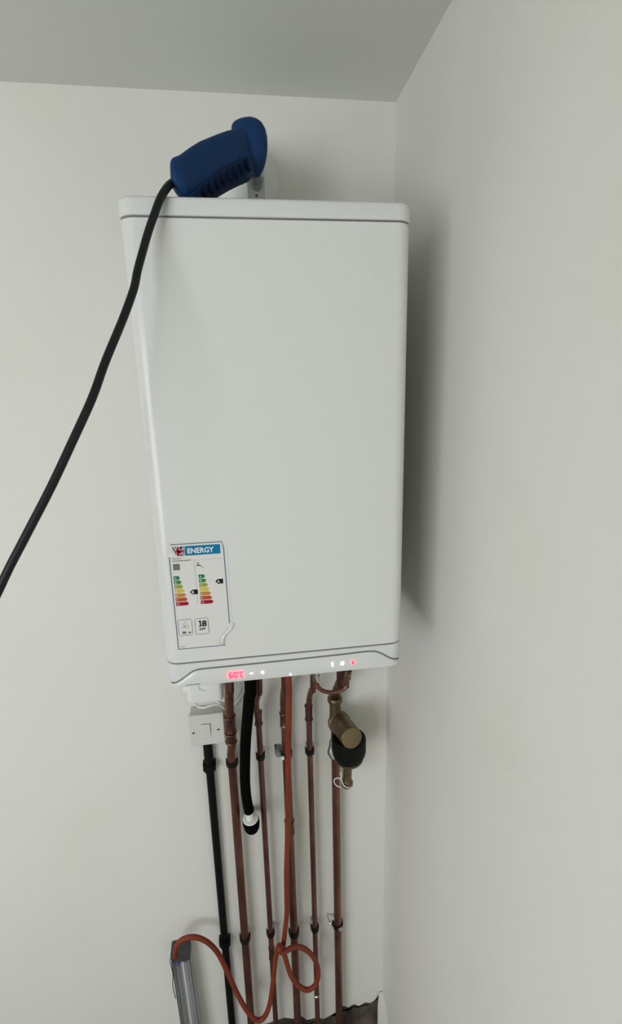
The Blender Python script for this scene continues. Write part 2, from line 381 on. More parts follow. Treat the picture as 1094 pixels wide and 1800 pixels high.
def rbox(u0, u1, v0, v1): return [lbar(u0, v0+.0012, u0, v1-.0012, .0008), lbar(u1, v0+.0012, u1, v1-.0012, .0008), lbar(u0+.001, v0, u1-.001, v0, .0008), lbar(u0+.001, v1, u1-.001, v1, .0008)]
ink('noise_box', rbox(.0040, .0242, .1270, .1545) + rbox(.0290, .0485, .1270, .1545), M['frameink'])
ink('house_icon', [lbar(.0090, .1400, .0140, .1310, .0006), lbar(.0140, .1310, .0195, .1400, .0006), lbar(.0100, .1385, .0100, .1430, .0006), lbar(.0185, .1385, .0185, .1430, .0006), [(.0118, .1385), (.0150, .1355), (.0150, .1425), (.0118, .1405)]], M['lgrey'])
bm = B(); font_bm(bm, '50', .0058, lambda x, y: lp(.0088+x, .1515-y, .0006), bold=.00015); font_bm(bm, 'dB', .0045, lambda x, y: lp(.0172+x, .1515-y, .0006)); obj('noise_text', bm, M['ink'], sticker)
bm = B(); 
for P in ([(.0338, .1325), (.0362, .1305), (.0376, .1305), (.0376, .1398), (.0390, .1398), (.0390, .1412), (.0342, .1412), (.0342, .1398), (.0358, .1398), (.0358, .1328), (.0344, .1338)],): bm.faces.new([bm.verts.new(lp(p[0], p[1], .0004)) for p in P])
font_bm(bm, '8', .0138, lambda x, y: lp(.0390+x, .1410-y, .0006), bold=.0004); font_bm(bm, 'kW', .0058, lambda x, y: lp(.0348+x, .1475-y, .0006), bold=.00015); obj('power_text', bm, M['ink'], sticker)
# curled corners
bm = B()
def curl(bm, pts):
    vs = [bm.verts.new(lp(*p)) for p in pts]
    bm.faces.new(vs)
A = [(.0705, .178), (.0715, .166), (.0765, .157), (.0845, .150), (.0885, .139)]; Bp = [(.0620, .1765), (.0655, .164), (.0690, .158), (.0765, .150), (.0835, .1425)]
H = [.001, .004, .005, .004, .0005]
ra = [bm.verts.new(lp(p[0], p[1], .0003)) for p in A]; rb = [bm.verts.new(lp((p[0]+q[0])/2, (p[1]+q[1])/2, h*1.1)) for p, q, h in zip(A, Bp, H)]; rc = [bm.verts.new(lp(q[0], q[1], h*.55)) for q, h in zip(Bp, H)]
for i in range(4): bm.faces.new((ra[i], ra[i+1], rb[i+1], rb[i])); bm.faces.new((rb[i], rb[i+1], rc[i+1], rc[i]))
o = obj('curled_corner', bm, M['wplas'], sticker, smooth=80); o.modifiers.new('s', 'SOLIDIFY').thickness = .0002
bm = B()
q = [(-.0035, .0190, .0005), (.0015, .0165, .0035), (.0060, .0110, .0020), (.0075, .0100, .0004), (.0090, .0135, .0012), (.0105, .0185, .0004), (.0060, .0200, .003), (.0010, .0205, .002)]
c0 = bm.verts.new(lp(.004, .0165, .0048)); vs = [bm.verts.new(lp(*p)) for p in q]
for i in range(8): bm.faces.new((c0, vs[i], vs[(i+1) % 8]))
obj('curled_corner', bm, M['wplas'], sticker, smooth=80)

# ------------------------------------------------------------------ flue on top of the boiler
zt = zt2
flue = thing('flue_elbow', 'white flue elbow rising from the boiler top into the wall', 'flue', (.17, -.10, zt))
fx, fy = .163, -.115
bm = B(); add_lathe(bm, (fx, fy, zt), (0, 0, 1), [(0, .060), (.006, .060), (.008, .051), (.100, .050)]); obj('turret', bm, M['flue'], flue)
bm = B()
arc = [(fx, fy, zt+.08)] + [(fx, fy+.062-.062*math.cos(t), zt+.088+.062*math.sin(t)) for t in [i*math.pi/12 for i in range(7)]] + [(fx, -.002, zt+.15)]
add_tube(bm, arc, .047, 32, smooth=3); obj('elbow', bm, M['flue'], flue)
bm = B(); add_lathe(bm, (fx, 0, zt+.15), (0, -1, 0), [(0, .082), (.004, .082), (.010, .074), (.012, .05)], 48); obj('wall_plate', bm, M['flue'], flue)
# inspection block: front edge at the left, right face turned away from the window
pA, pB, pC = at(436, 357, -.178), at(436, 357, -.180), at(467, 357, -.160)
bm = B()
pl = [(pB.x, pB.y), (pC.x, pC.y), (pC.x, -.09), (pB.x, -.09)]
add_prism(bm, pl, lambda p: Vector((p[0], p[1], zt)), lambda p: Vector((p[0], p[1], zt+.150))); obj('sampling_block', bm, M['flue_grey'], flue, bevel=.0015)
nrm = Vector((pC.y-pB.y, -(pC.x-pB.x), 0)).normalized(); nrm = nrm if nrm.y < 0 else -nrm
mid = Vector(((pB.x+pC.x)/2, (pB.y+pC.y)/2, 0)); zcap = at(450, 323, mid.y).z; zscr = at(450, 344, mid.y).z
bm = B(); add_lathe(bm, mid + Vector((0, 0, zcap)), nrm, [(0, .0112), (.0025, .0112), (.0032, .0095), (.0045, .0095), (.0048, .006)], 24); obj('sampling_cap', bm, M['grey'], flue)
bm = B(); add_lathe(bm, mid + Vector((0, 0, zscr)), nrm, [(0, .0022), (.0012, .0022)], 12); obj('screw', bm, M['dgrey'], flue)

# ------------------------------------------------------------------ blue probe handle and its hose
probe = thing('probe_handle', 'blue pistol-grip probe handle with ribbed grip lying on top of the boiler', 'probe', (.12, -.27, zt))
def loft_px(bm, st, n=20):
    """stations: (px, py) one side, (px, py) other side, depth plane, half thickness"""
    prev = None; first = None
    for (a, b, Y, T) in st:
        pa, pb = at(*a, Y), at(*b, Y); c = (pa+pb)/2; u = (pb-pa)/2
        view = (Vector((CX, CY, CZ)) - c).normalized(); dv = (view - u.normalized()*view.dot(u.normalized())).normalized()*T
        cur = []
        for k in range(n):
            t = 2*math.pi*k/n; ct, st_ = math.cos(t), math.sin(t); e = .75
            cur.append(bm.verts.new(c + u*math.copysign(abs(ct)**e, ct) + dv*math.copysign(abs(st_)**e, st_)))
        if prev: bridge(bm, prev, cur)
        else: first = cur
        prev = cur
    bm.faces.new(list(reversed(first))); bm.faces.new(prev)
bm = B()
loft_px(bm, [((299, 293), (300, 318), -.358, .009), ((299.5, 287), (303, 328), -.357, .015), ((303, 281), (309, 338), -.355, .019), ((310, 278.5), (320, 352), -.352, .021), ((317, 275.5), (334, 359), -.348, .022),
             ((333, 263), (355, 357.5), -.336, .0215), ((352, 251), (377, 345), -.322, .021), ((380, 239.5), (402, 331), -.302, .0205), ((400, 232), (425, 320.5), -.288, .020), ((418, 228), (441, 312), -.274, .0195), ((432, 230), (447, 308), -.266, .017)])
loft_px(bm, [((436, 204.8), (442, 204.8), -.258, .006), ((423, 207), (452, 208), -.258, .014), ((412, 212.5), (460, 214), -.258, .018), ((406.5, 220), (467, 226), -.258, .021), ((407, 232), (470.5, 242), -.258, .0225), ((414, 250), (471, 262), -.257, .0225),
             ((424, 270), (468.5, 281), -.255, .0215), ((434, 288), (465, 295), -.253, .0195), ((440, 302), (460.5, 304), -.251, .016), ((444, 311), (456, 311.5), -.249, .010)])
o = obj('handle', bm, M['blue'], probe, smooth=180)
rm = o.modifiers.new('remesh', 'REMESH'); rm.mode = 'VOXEL'; rm.voxel_size = .0012; rm.use_smooth_shade = True
sm = o.modifiers.new('smooth', 'SMOOTH'); sm.iterations = 22; sm.factor = .5
bm = B()
loft_px(bm, [((330, 350), (338, 356.5), -.350, .020), ((343, 338), (358, 356.5), -.346, .0225), ((362, 322), (378, 345.5), -.334, .0225), ((382, 306), (400, 333), -.319, .022), ((403, 292), (418, 324), -.303, .0215), ((422, 283), (434, 317), -.289, .021), ((438, 279), (441, 312), -.279, .019)])
grip = obj('grip', bm, M['dblue'], probe, smooth=60)
bm = B()
ribs = []
for k in range(9):
    t = .05 + .95*k/8; px = 343 + 90*t; py = 340 - 58*t**.9; Y = -.377 + .074*t
    p = at(px, py, Y); q = at(px+5, min(py+13, 349), Y)
    add_tube(bm, [p + Vector((0, .014, 0)), p, q, q + Vector((0, .014, 0))], .0027, 10, smooth=3)
obj('finger_ribs', bm, M['navy'], grip)
# nozzle from the head to the sampling cap
n0 = at(450, 308, -.250); n1 = mid + Vector((0, 0, zcap+.004)) + nrm*.010
bm = B(); add_tube(bm, [n0, n0*.5+n1*.5, n1], .0075, 20, smooth=0); obj('nozzle', bm, M['grey'], probe)
hp = [at(309, 318, -.352), at(301, 322.5, -.360), at(293, 331, -.377), at(282, 349, -.390), at(272, 375.5, -.3955), at(261, 407, -.401), at(251, 442, -.410), at(242, 475.5, -.420), at(235.5, 507, -.430), at(220, 551, -.444),
      at(206.7, 584, -.456), at(184.4, 638, -.473), at(162, 700, -.492), at(128, 775, -.508), at(88, 860, -.523), at(45, 943, -.535), at(0, 1033, -.545)]
e = hp[-1]; hp += [e + Vector((-.05, -.01, -.10)), e + Vector((-.12, -.03, -.35)), e + Vector((-.16, -.05, -.8)), Vector((e.x-.20, e.y-.08, .16)), Vector((e.x-.26, e.y-.14, .02)), Vector((e.x-.38, e.y-.22, .0051)), Vector((e.x-.62, e.y-.25, .0051))]
bm = B(); add_tube(bm, hp, .0051, 16, smooth=6)
obj('hose', bm, M['rubber'], probe, smooth=60)

# ------------------------------------------------------------------ pipes
PY = -.03
def px_path(L): return [at(*p) for p in L]
def vert(x, y=PY): return lambda z: Vector((x, y, z))
def z_at(x, y, py):        # height at which a vertical line appears at photo row py
    lo, hi = -.5, 3.0
    for _ in range(40):
        m = (lo+hi)/2; d = Vector((x, y, m)) - Vector((CX, CY, CZ)); r = 900 - FPX*d.dot(up)/d.dot(fw)
        if r > py: lo = m
        else: hi = m
    return (lo+hi)/2
def pipe(name, label, x, r, top, kink, ydown=PY, group='copper pipes under the boiler', fork=None, bottom=0.0):
    """vertical run on the wall from the floor up to row kink[-1], then bends forward to the boiler"""
    t = thing(name, label, 'pipe', (x, ydown, bottom), group)
    zk = z_at(x, ydown, kink)
    pts = [Vector((x, ydown, bottom)), Vector((x, ydown, zk-.4)), Vector((x, ydown, zk-.06)), Vector((x, ydown, zk-.02))] + top
    bm = B(); add_tube(bm, pts, r, 20, smooth=6); obj('tube', bm, M['copper'], t)
    return t
def fitting(t, x, y, r, rows, m='copper_d', bulge=1.14, rim=1.36):
    """soldered sleeve between two photo rows with a bead at each end"""
    za, zb = z_at(x, y, rows[0]), z_at(x, y, rows[1]); L = za - zb; b = .0035
    bm = B(); add_lathe(bm, (x, y, zb-.002), (0, 0, 1), [(0, r), (.0005, r*rim*.95), (.002, r*rim), (b+.001, r*rim*.95), (b+.002, r*bulge), (L-b, r*bulge), (L-b+.001, r*rim*.95), (L, r*rim), (L+.0015, r*rim*.95), (L+.002, r)], 28)
    return obj('coupling', bm, M[m], t)
ux = lambda y, zz, x: Vector((x, y, zz))
zb0 = ZB + .01
# 1: leftmost, 22 mm
x1 = .0724
k = z_at(x1, PY, 1330)
p1 = pipe('copper_pipe', 'thick copper pipe nearest the black conduit', x1, .011, [Vector((x1, PY, k+.01)), at(408, 1310, -.040), at(404.5, 1280, -.050), at(403.5, 1250, -.060), at(403, 1220, -.075), at(403, 1200, -.085), Vector((at(403, 1200, -.085).x, -.088, zb0))], 1330)
def fit_dir(t, a, b, r, m='copper_d', rim=1.36, bulge=1.14):
    a, b = Vector(a), Vector(b); L = (a-b).length; bb = .0035
    bm = B(); add_lathe(bm, b, a-b, [(0, r), (.0005, r*rim*.95), (.002, r*rim), (bb+.001, r*rim*.95), (bb+.002, r*bulge), (L-bb, r*bulge), (L-bb+.001, r*rim*.95), (L, r*rim), (L+.0015, r*rim*.95), (L+.002, r)], 28)
    return obj('coupling', bm, M[m], t)
fit_dir(p1, at(404, 1258, -.057), at(405.5, 1284, -.049), .0115, rim=1.25)
fit_dir(p1, at(405.8, 1287, -.048), at(407, 1304, -.042), .0115, rim=1.3)
# 2: 15 mm
x2 = .1456
p2 = pipe('copper_pipe', 'thin copper pipe behind the black insulated hose', x2, .0075, [at(450.5, 1240, -.040), at(453.5, 1220, -.065), at(456, 1205, -.085), Vector((at(456, 1205, -.09).x, -.095, zb0))], 1262)
fitting(p2, x2, PY, .0080, (1250, 1272)); fitting(p2, x2, PY, .0077, (1664, 1684), rim=1.22, bulge=1.1)
# 3: 22 mm behind the orange hose
x3 = .2125
p3 = pipe('copper_pipe', 'thick copper pipe running behind the orange hose', x3, .011, [at(500, 1228, -.040), at(501.5, 1212, -.060), at(502.5, 1198, -.075), Vector((at(503, 1196, -.08).x, -.085, zb0))], 1250)
fitting(p3, x3, PY, .0112, (1251, 1274), rim=1.25); fitting(p3, x3, PY, .0112, (1441, 1463), rim=1.25)
# 5: 15 mm
x5 = .274
p5 = pipe('copper_pipe', 'thin copper pipe between the orange hose and the brass filter', x5, .0075, [at(544.5, 1226, -.036), at(548, 1213, -.060), at(551, 1200, -.085), Vector((at(552, 1196, -.095).x, -.100, zb0))], 1238)
fitting(p5, x5, PY, .0080, (1239, 1264)); 
bm = B(); zz = z_at(x5, PY, 1749); add_lathe(bm, (x5, PY, zz-.005), (0, 0, 1), [(0, .0076), (.002, .0092), (.008, .0092), (.010, .0076)], 20); obj('solder_joint', bm, M['chrome'], p5)
# 6: 22 mm with the filter
x6 = .3418
zf1, zf2 = z_at(x6, PY, 1272), z_at(x6, PY, 1244)
t6 = thing('copper_pipe', 'thick copper pipe running down below the brass filter', 'pipe', (x6, PY, 0), 'copper pipes under the boiler')
bm = B(); add_tube(bm, [(x6, PY, 0), (x6, PY, zf1)], .011, 20, smooth=0); obj('tube', bm, M['copper'], t6)
t7 = thing('copper_offset_pipe', 'short bent copper pipe joining the boiler to the brass filter nut', 'pipe', (x6, PY, zf2), 'copper pipes under the boiler')
bm = B(); add_tube(bm, [at(589, 1240, -.032), at(589.5, 1228, -.034), at(590.5, 1218, -.045), at(597, 1202, -.075), at(600, 1190, -.095), Vector((at(600, 1186, -.10).x, -.102, zb0))], .0112, 20, smooth=6); obj('tube', bm, M['copper_d'], t7)

# clips that hold the pipes off the wall
def pipe_clip(x, py, r, label, m='clip', y=PY, h=.0125, open_=False, bright=None):
    z = z_at(x, y-r, py)
    t = thing('pipe_clip', label, 'pipe clip', (x, 0, z), 'pipe clips')
    bm = B(); n = 28; ro, ri = r+.0036, r+.0006
    a0 = math.radians(0)
    rings = []
    for k in range(n):
        a = 2*math.pi*k/n
        c, s = math.cos(a), math.sin(a)
        rings.append([bm.verts.new((x+ro*c, y+ro*s, z-h/2)), bm.verts.new((x+ro*c, y+ro*s, z+h/2)), bm.verts.new((x+ri*c, y+ri*s, z+h/2)), bm.verts.new((x+ri*c, y+ri*s, z-h/2))])
    for k in range(n):
        A_, B_ = rings[k], rings[(k+1) % n]
        for j in range(4): bm.faces.new((A_[j], B_[j], B_[(j+1) % 4], A_[(j+1) % 4]))
    for s in (-1, 1): add_box(bm, x+s*(ro-.0004)-.0012, x+s*(ro-.0004)+.0012, y, y+.012, z-h/2, z+h/2)
    band = obj('band', bm, M[m], t)
    bm = B(); add_box(bm, x-.0035, x+.0035, y+ri, -.003, z-h/2+.002, z+h/2-.002); add_box(bm, x-.0075, x+.0075, -.004, 0, z-h/2-.001, z+h/2+.001); obj('stand_off', bm, M['bracket'], t, bevel=.0008)
    if bright:  # chrome arc standing in for the white highlight on the band
        bm = B()
        for k in range(9):
            pass
        M_ = []
        prev = None
        for k in range(9):
            a = math.radians(-100 + 50*k/8); c, s = math.cos(a), math.sin(a); rr = ro+.0008
            cur = [bm.verts.new((x+rr*c, y+rr*s, z-h/2)), bm.verts.new((x+rr*c, y+rr*s, z+h/2)), bm.verts.new((x+(rr-.001)*c, y+(rr-.001)*s, z+h/2)), bm.verts.new((x+(rr-.001)*c, y+(rr-.001)*s, z-h/2))]
            if prev: bridge(bm, prev, cur)
            else: bm.faces.new(cur)
            prev = cur
        bm.faces.new(list(reversed(prev)))
        o = obj('highlight_band', bm, M['chrome'], t); o['label'] = 'bright arc standing in for a highlight on the clip front'
    if open_:
        bm = B(); p = Vector((x-ro-.001, y, z)); add_tube(bm, [p, p + Vector((-.006, .004, .006)), p + Vector((-.010, .018, .008)), p + Vector((-.011, .030, .008))], .0025, 8, smooth=3); obj('side_tab', bm, M['chrome' if bright else m], t)
    return t
pipe_clip(x1, 1346, .011, 'upper black clip on the thick copper pipe nearest the conduit')
pipe_clip(x1, 1656, .011, 'lower black clip on the thick copper pipe nearest the conduit')
pipe_clip(x2, 1333, .0075, 'upper black clip on the thin pipe behind the insulated hose')
pipe_clip(x2, 1645, .0075, 'lower black clip on the thin pipe behind the insulated hose')
c3 = pipe_clip(x3, 1331, .011, 'open clip with white tab and loose side screw beside the orange hose', open_=True, h=.011)
pz = at(490, 1326, -.03); bm = B(); add_lathe(bm, pz + Vector((0, .02, 0)), (0, -1, 0), [(0, .009), (.018, .009), (.022, .007), (.024, .003)], 16); obj('side_screw', bm, M['grey'], c3)
bm = B(); q = at(497.5, 1333, -.047); add_box(bm, q.x-.0045, q.x+.004, q.y-.002, q.y+.004, q.z-.004, q.z+.005); obj('white_tab', bm, M['wplas'], c3, bevel=.001)
pipe_clip(x3, 1646, .011, 'lower black clip on the thick pipe behind the orange hose', h=.014)
pipe_clip(x5, 1324, .0075, 'upper black clip on the thin pipe left of the brass filter')
pipe_clip(x5, 1636, .0075, 'lower black clip on the thin pipe above the orange loop')
pipe_clip(x6, 1632, .011, 'shiny metal clip on the rightmost copper pipe', bright=True, open_=True)

# ------------------------------------------------------------------ black conduit and its saddles
xc, yc = .0134, -.012
# conduit starts at the switch box
conduit = thing('cable_conduit', 'black cable conduit running down from the white switch', 'conduit', (xc, yc, 0))
ztop = .9932 + Z0 + .004
bm = B(); add_tube(bm, [(xc, yc, 0), (xc, yc, ztop-.004)], .0103, 20, smooth=0); obj('tube', bm, M['black'], conduit)
bm = B(); zc2 = z_at(xc, yc, 1342); add_lathe(bm, (xc, yc, zc2), (0, 0, 1), [(0, .0103), (.001, .0118), (ztop-zc2-.008, .0118), (ztop-zc2-.005, .0118)], 20); obj('adaptor', bm, M['black'], conduit)
def saddle(py, label):
    z = z_at(xc, yc, py); t = thing('conduit_saddle', label, 'conduit clip', (xc, 0, z), 'conduit saddles')
    bm = B()
    prof = [(-.0135, 0), (-.0135, -.016), (-.0115, -.0225), (-.005, -.0258), (.005, -.0258), (.0115, -.0225), (.0135, -.016), (.0135, 0)]
    inner = [(x*.85, y*.9) for x, y in prof]
    add_prism(bm, prof + list(reversed(inner)), lambda p: Vector((xc+p[0], p[1], z-.011)), lambda p: Vector((xc+p[0], p[1], z+.011)))
    obj('strap', bm, M['black'], t)
    for s in (-1, 1):
        bm = B(); add_box(bm, xc+s*.0142-.0016, xc+s*.0142+.0016, -.020, 0, z-.008, z+.013); obj('lug', bm, M['black'], t)
saddle(1347, 'upper black saddle clip on the conduit just below the switch'); saddle(1655, 'lower black saddle clip on the conduit beside the orange hose')

# ------------------------------------------------------------------ white fused switch
X0, Z1 = -.0251, .9932+Z0
sw = thing('wall_switch', 'square white wall switch on a surface box under the boiler', 'switch', (X0+.043, 0, Z1))
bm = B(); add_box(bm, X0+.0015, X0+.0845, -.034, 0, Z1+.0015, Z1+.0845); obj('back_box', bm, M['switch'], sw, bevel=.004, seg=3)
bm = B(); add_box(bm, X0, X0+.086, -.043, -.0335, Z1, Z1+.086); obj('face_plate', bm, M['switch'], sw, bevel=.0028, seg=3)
# rocker sits proud at its top
rk = at(362.5, 1285, -.043)
bm = B()
rx0, rx1, rz0, rz1 = rk.x-.0105, rk.x+.0105, rk.z-.020, rk.z+.020
vs = [bm.verts.new(v) for v in ((rx0, -.0425, rz0), (rx1, -.0425, rz0), (rx1, -.0425, rz1), (rx0, -.0425, rz1), (rx0, -.0442, rz0), (rx1, -.0442, rz0), (rx1, -.0470, rz1-.0005), (rx0, -.0445, rz1-.0005))]
for f in ((0, 1, 2, 3), (4, 5, 6, 7), (0, 1, 5, 4), (1, 2, 6, 5), (2, 3, 7, 6), (3, 0, 4, 7)): bm.faces.new([vs[i] for i in f])
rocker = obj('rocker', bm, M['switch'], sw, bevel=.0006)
bm = B()
for a in ((rx0-.001, rx1+.001, rz1, rz1+.001), (rx1, rx1+.001, rz0+.012, rz1), (rx0+.003, rx1-.004, rz0-.001, rz0-.0006)): add_box(bm, a[0], a[1], -.0431, -.0425, a[2], a[3])
obj('rocker_gap', bm, M['greyink'], sw)
for px, py in ((340, 1288), (384, 1281.5)):
    p = at(px, py, -.043); bm = B(); add_lathe(bm, p + Vector((0, .0003, 0)), (0, -1, 0), [(0, .0036), (.0008, .0036), (.0012, .0028)], 16)
    s = obj('screw', bm, M['chrome'], sw)
    bm = B(); add_box(bm, p.x-.0028, p.x+.0028, p.y-.0013, p.y-.0007, p.z-.0005, p.z+.0005, None); obj('slot', bm, M['ink'], s)

# ------------------------------------------------------------------ white junction box and flex behind the boiler's lower left
jb = thing('junction_box', 'white glossy plastic wiring box half hidden behind the boiler bottom', 'junction box', (.03, 0, 1.27))
jl, jr = at(328, 1225, -.06), at(393, 1225, -.06); jz = at(355, 1237, -.06).z
bm = B(); stack(bm, jl.x, jr.x, -.06, 0, .012, [(jz, .004), (jz+.003, .001), (jz+.006, 0), (jz+.119, 0), (jz+.125, .004)]); obj('box', bm, M['wglossy'], jb)
bm = B(); stack(bm, jl.x-.014, jl.x+.02, -.036, 0, .012, [(jz+.012, .006), (jz+.016, .002), (jz+.11, 0)]); obj('side_cover', bm, M['wglossy'], jb)
bm = B(); add_tube(bm, [at(346, 1200, -.0605), at(350, 1211, -.0615), at(357, 1214, -.0615), at(364, 1213.5, -.0605)], .0008, 8); obj('moulded_ridge', bm, M['wplas'], jb)
def cable(name, label, L, r, m='wplas'):
    bm = B(); add_tube(bm, px_path(L), r, 12, smooth=8); return tag(obj(name, bm, M[m], None, smooth=60), label, 'cable')
cable('white_cable', 'white flex curving under the junction box above the switch', [(345, 1237, -.030), (348, 1242, -.046), (357, 1244, -.052), (368, 1241, -.052), (378, 1238.5, -.050), (389, 1240, -.044), (396, 1247, -.030), (402, 1249, -.016), (412, 1240, -.010), (425, 1222, -.012), (433, 1205, -.03), (436, 1190, -.06)], .0028)
cable('white_cable', 'short white wire crossing from the junction box corner to the copper pipe', [(380, 1232, -.04), (384, 1234.5, -.052), (392, 1236.5, -.046), (402, 1238, -.030), (415, 1226, -.012), (424, 1208, -.02), (428, 1190, -.06)], .0026)

# ------------------------------------------------------------------ insulated condensate hose
ch = thing('condensate_hose', 'thick black insulated hose dropping from the boiler to a black drain adaptor', 'hose', (.12, -.07, .95))
bm = B(); add_tube(bm, [Vector((at(441, 1196, -.12).x, -.123, zb0)), at(440.5, 1205, -.118), at(438.5, 1225, -.112), at(436, 1255, -.103), at(432.5, 1295, -.092), at(431, 1335, -.083), at(431, 1370, -.077), at(433, 1398, -.073), at(438, 1426, -.070)], lambda t: .0136-.0012*t, 24); obj('insulation', bm, M['foam'], ch, smooth=60)
a_, b_ = at(438, 1422, -.070), at(440, 1439, -.068); dn = (b_-a_).normalized(); dn = (dn + Vector((0, 0, -.4))).normalized()
bm = B(); add_lathe(bm, a_, dn, [(0, .0102), ((b_-a_).length+.01, .0102)], 8); obj('spigot', bm, M['wplas'], ch, smooth=20)
cc = at(440.5, 1437, -.068); ax = Vector((.06, .10, -1)).normalized()
bm = B(); add_lathe(bm, cc, ax, [(-.001, .013), (0, .0195), (.0035, .0205), (.005, .020)], 32); obj('washer', bm, M['wplas'], ch)
bm = B(); add_lathe(bm, cc, ax, [(.004, .0205), (.008, .0218), (.020, .0215), (.034, .0195), (.041, .0165), (.045, .011)], 32); obj('drain_adaptor', bm, M['foam'], ch)
bm = B(); q = cc + ax*.028; add_tube(bm, [q, q + Vector((-.002, .02, -.006)), Vector((q.x-.004, 0, q.z-.010))], .011, 20, smooth=3); obj('wall_outlet', bm, M['foam'], ch)

# ------------------------------------------------------------------ filling loop
fl = thing('filling_loop', 'small U-shaped copper filling loop with pale brass nuts under the boiler', 'filling loop', (.3, -.11, 1.4))
u = [(555, 1197), (558, 1204), (562, 1210), (570, 1215), (582, 1217), (595, 1215.5), (605, 1211), (609.5, 1205), (611, 1196)]
bm = B(); add_tube(bm, [Vector((at(554.5, 1185, -.115).x, -.115, zb0))] + [at(a, b, -.122) for a, b in u] + [Vector((at(611, 1180, -.12).x, -.120, zb0))], .0047, 16); obj('tube', bm, M['copper'], fl, smooth=60)
for px in (555, 611):
    p = at(px, 1184 if px == 611 else 1187, -.118); bm = B()
    add_lathe(bm, p, (0, 0, -1), [(-.022, .0082), (-.004, .0082), (-.003, .0096), (.002, .0096), (.003, .0085), (.014, .0082), (.015, .0055)], 6 if px == 611 else 24); obj('nut', bm, M['chrome' if px == 555 else 'brass'], fl, smooth=20)
    if px == 611:
        bm = B(); add_lathe(bm, p, (0, 0, -1), [(-.010, .0100), (-.007, .0108), (-.005, .0100)], 20); obj('ring', bm, M['copper_d'], fl)

# ------------------------------------------------------------------ brass filter
ft = thing('magnetic_filter', 'brass in-line filter with round cap and black sleeve on the right-hand pipe', 'filter', (x6, -.07, 1.15))
nt_ = at(589, 1227, -.036)
bm = B(); add_lathe(bm, nt_, (0, 0, -1), [(-.004, .0115), (-.0035, .0172), (-.001, .0190), (.007, .0192), (.010, .0180), (.012, .0142), (.040, .0140), (.060, .0150)], 32); obj('neck', bm, M['brass'], ft)
c0, c1 = at(595, 1268, -.040), at(619, 1297.5, -.128); ax = (c1-c0); L = ax.length
bm = B(); add_lathe(bm, c0, ax, [(-.008, .016), (-.004, .026), (0, .0285), (.012, .0290), (.014, .0270), (L-.001, .0258), (L, .0248)], 48); obj('barrel', bm, M['brass'], ft)
bm = B(); add_lathe(bm, c1 - ax.normalized()*.0005, ax, [(0, .0250), (.0012, .0246), (.0018, .0236)], 48); obj('end_cap', bm, M['bronze'], ft)
# sleeve: vertical drum below the barrel
s1 = at(613.5, 1297, -.085)
SR = .0425
bm = B(); add_lathe(bm, (s1.x, s1.y, s1.z), (0, 0, -1), [(-.004, SR-.004), (0, SR), (.036, SR), (.044, SR-.002), (.054, SR-.006), (.0575, SR-.009)], 48); sleeve = obj('magnet_sleeve', bm, M['black'], ft)
bm = B(); add_lathe(bm, (s1.x, s1.y, s1.z-.0565), (0, 0, -1), [(0, .0355), (.004, .0355), (.009, .032), (.014, .022), (.016, .0125)], 40); obj('bowl', bm, M['brass'], ft)
d0 = Vector((s1.x-.003, s1.y, s1.z-.070))
bm = B(); add_lathe(bm, d0, (-.04, .0, -1), [(-.004, .0155), (.006, .0155), (.010, .0125), (.012, .0115), (.052, .0108), (.056, .0125), (.058, .0150), (.068, .0155), (.072, .0125)], 24); obj('drain_valve', bm, M['brass'], ft)
# white tag on the sleeve's left side, and the white tie on the drain
tg = [at(577.5, 1317, -.050), at(581.5, 1309, -.050), at(587, 1336, -.054), at(584, 1335, -.054), at(576.5, 1325, -.052)]
bm = B(); a = [bm.verts.new(p) for p in tg]; b = [bm.verts.new(p + Vector((.004, .006, 0))) for p in tg]; bm.faces.new(a); bm.faces.new(list(reversed(b)))
for k in range(5): bm.faces.new((a[k], b[k], b[(k+1) % 5], a[(k+1) % 5]))
obj('white_tag', bm, M['wplas'], ft)
bm = B(); add_tube(bm, [at(581, 1300, -.056), at(579.5, 1312, -.056), at(577, 1322, -.056), at(580, 1329, -.058), at(585, 1336, -.060)], .0014, 8); obj('strap', bm, M['black'], ft)
tie = [(599.5, 1357, -.090), (600, 1366, -.094), (601.5, 1374, -.098), (605, 1381, -.101), (611, 1384.5, -.101), (617, 1384, -.098), (620, 1380, -.090)]
bm = B(); add_tube(bm, px_path(tie), .0015, 10)
add_tube(bm, px_path([(599.5, 1370, -.094), (595, 1367.5, -.090), (589.5, 1369, -.085), (587.5, 1373.5, -.084), (590, 1379, -.086), (595, 1382.5, -.090), (600, 1383.5, -.092)]), .0014, 10)
obj('white_tie', bm, M['wplas'], ft, smooth=60)

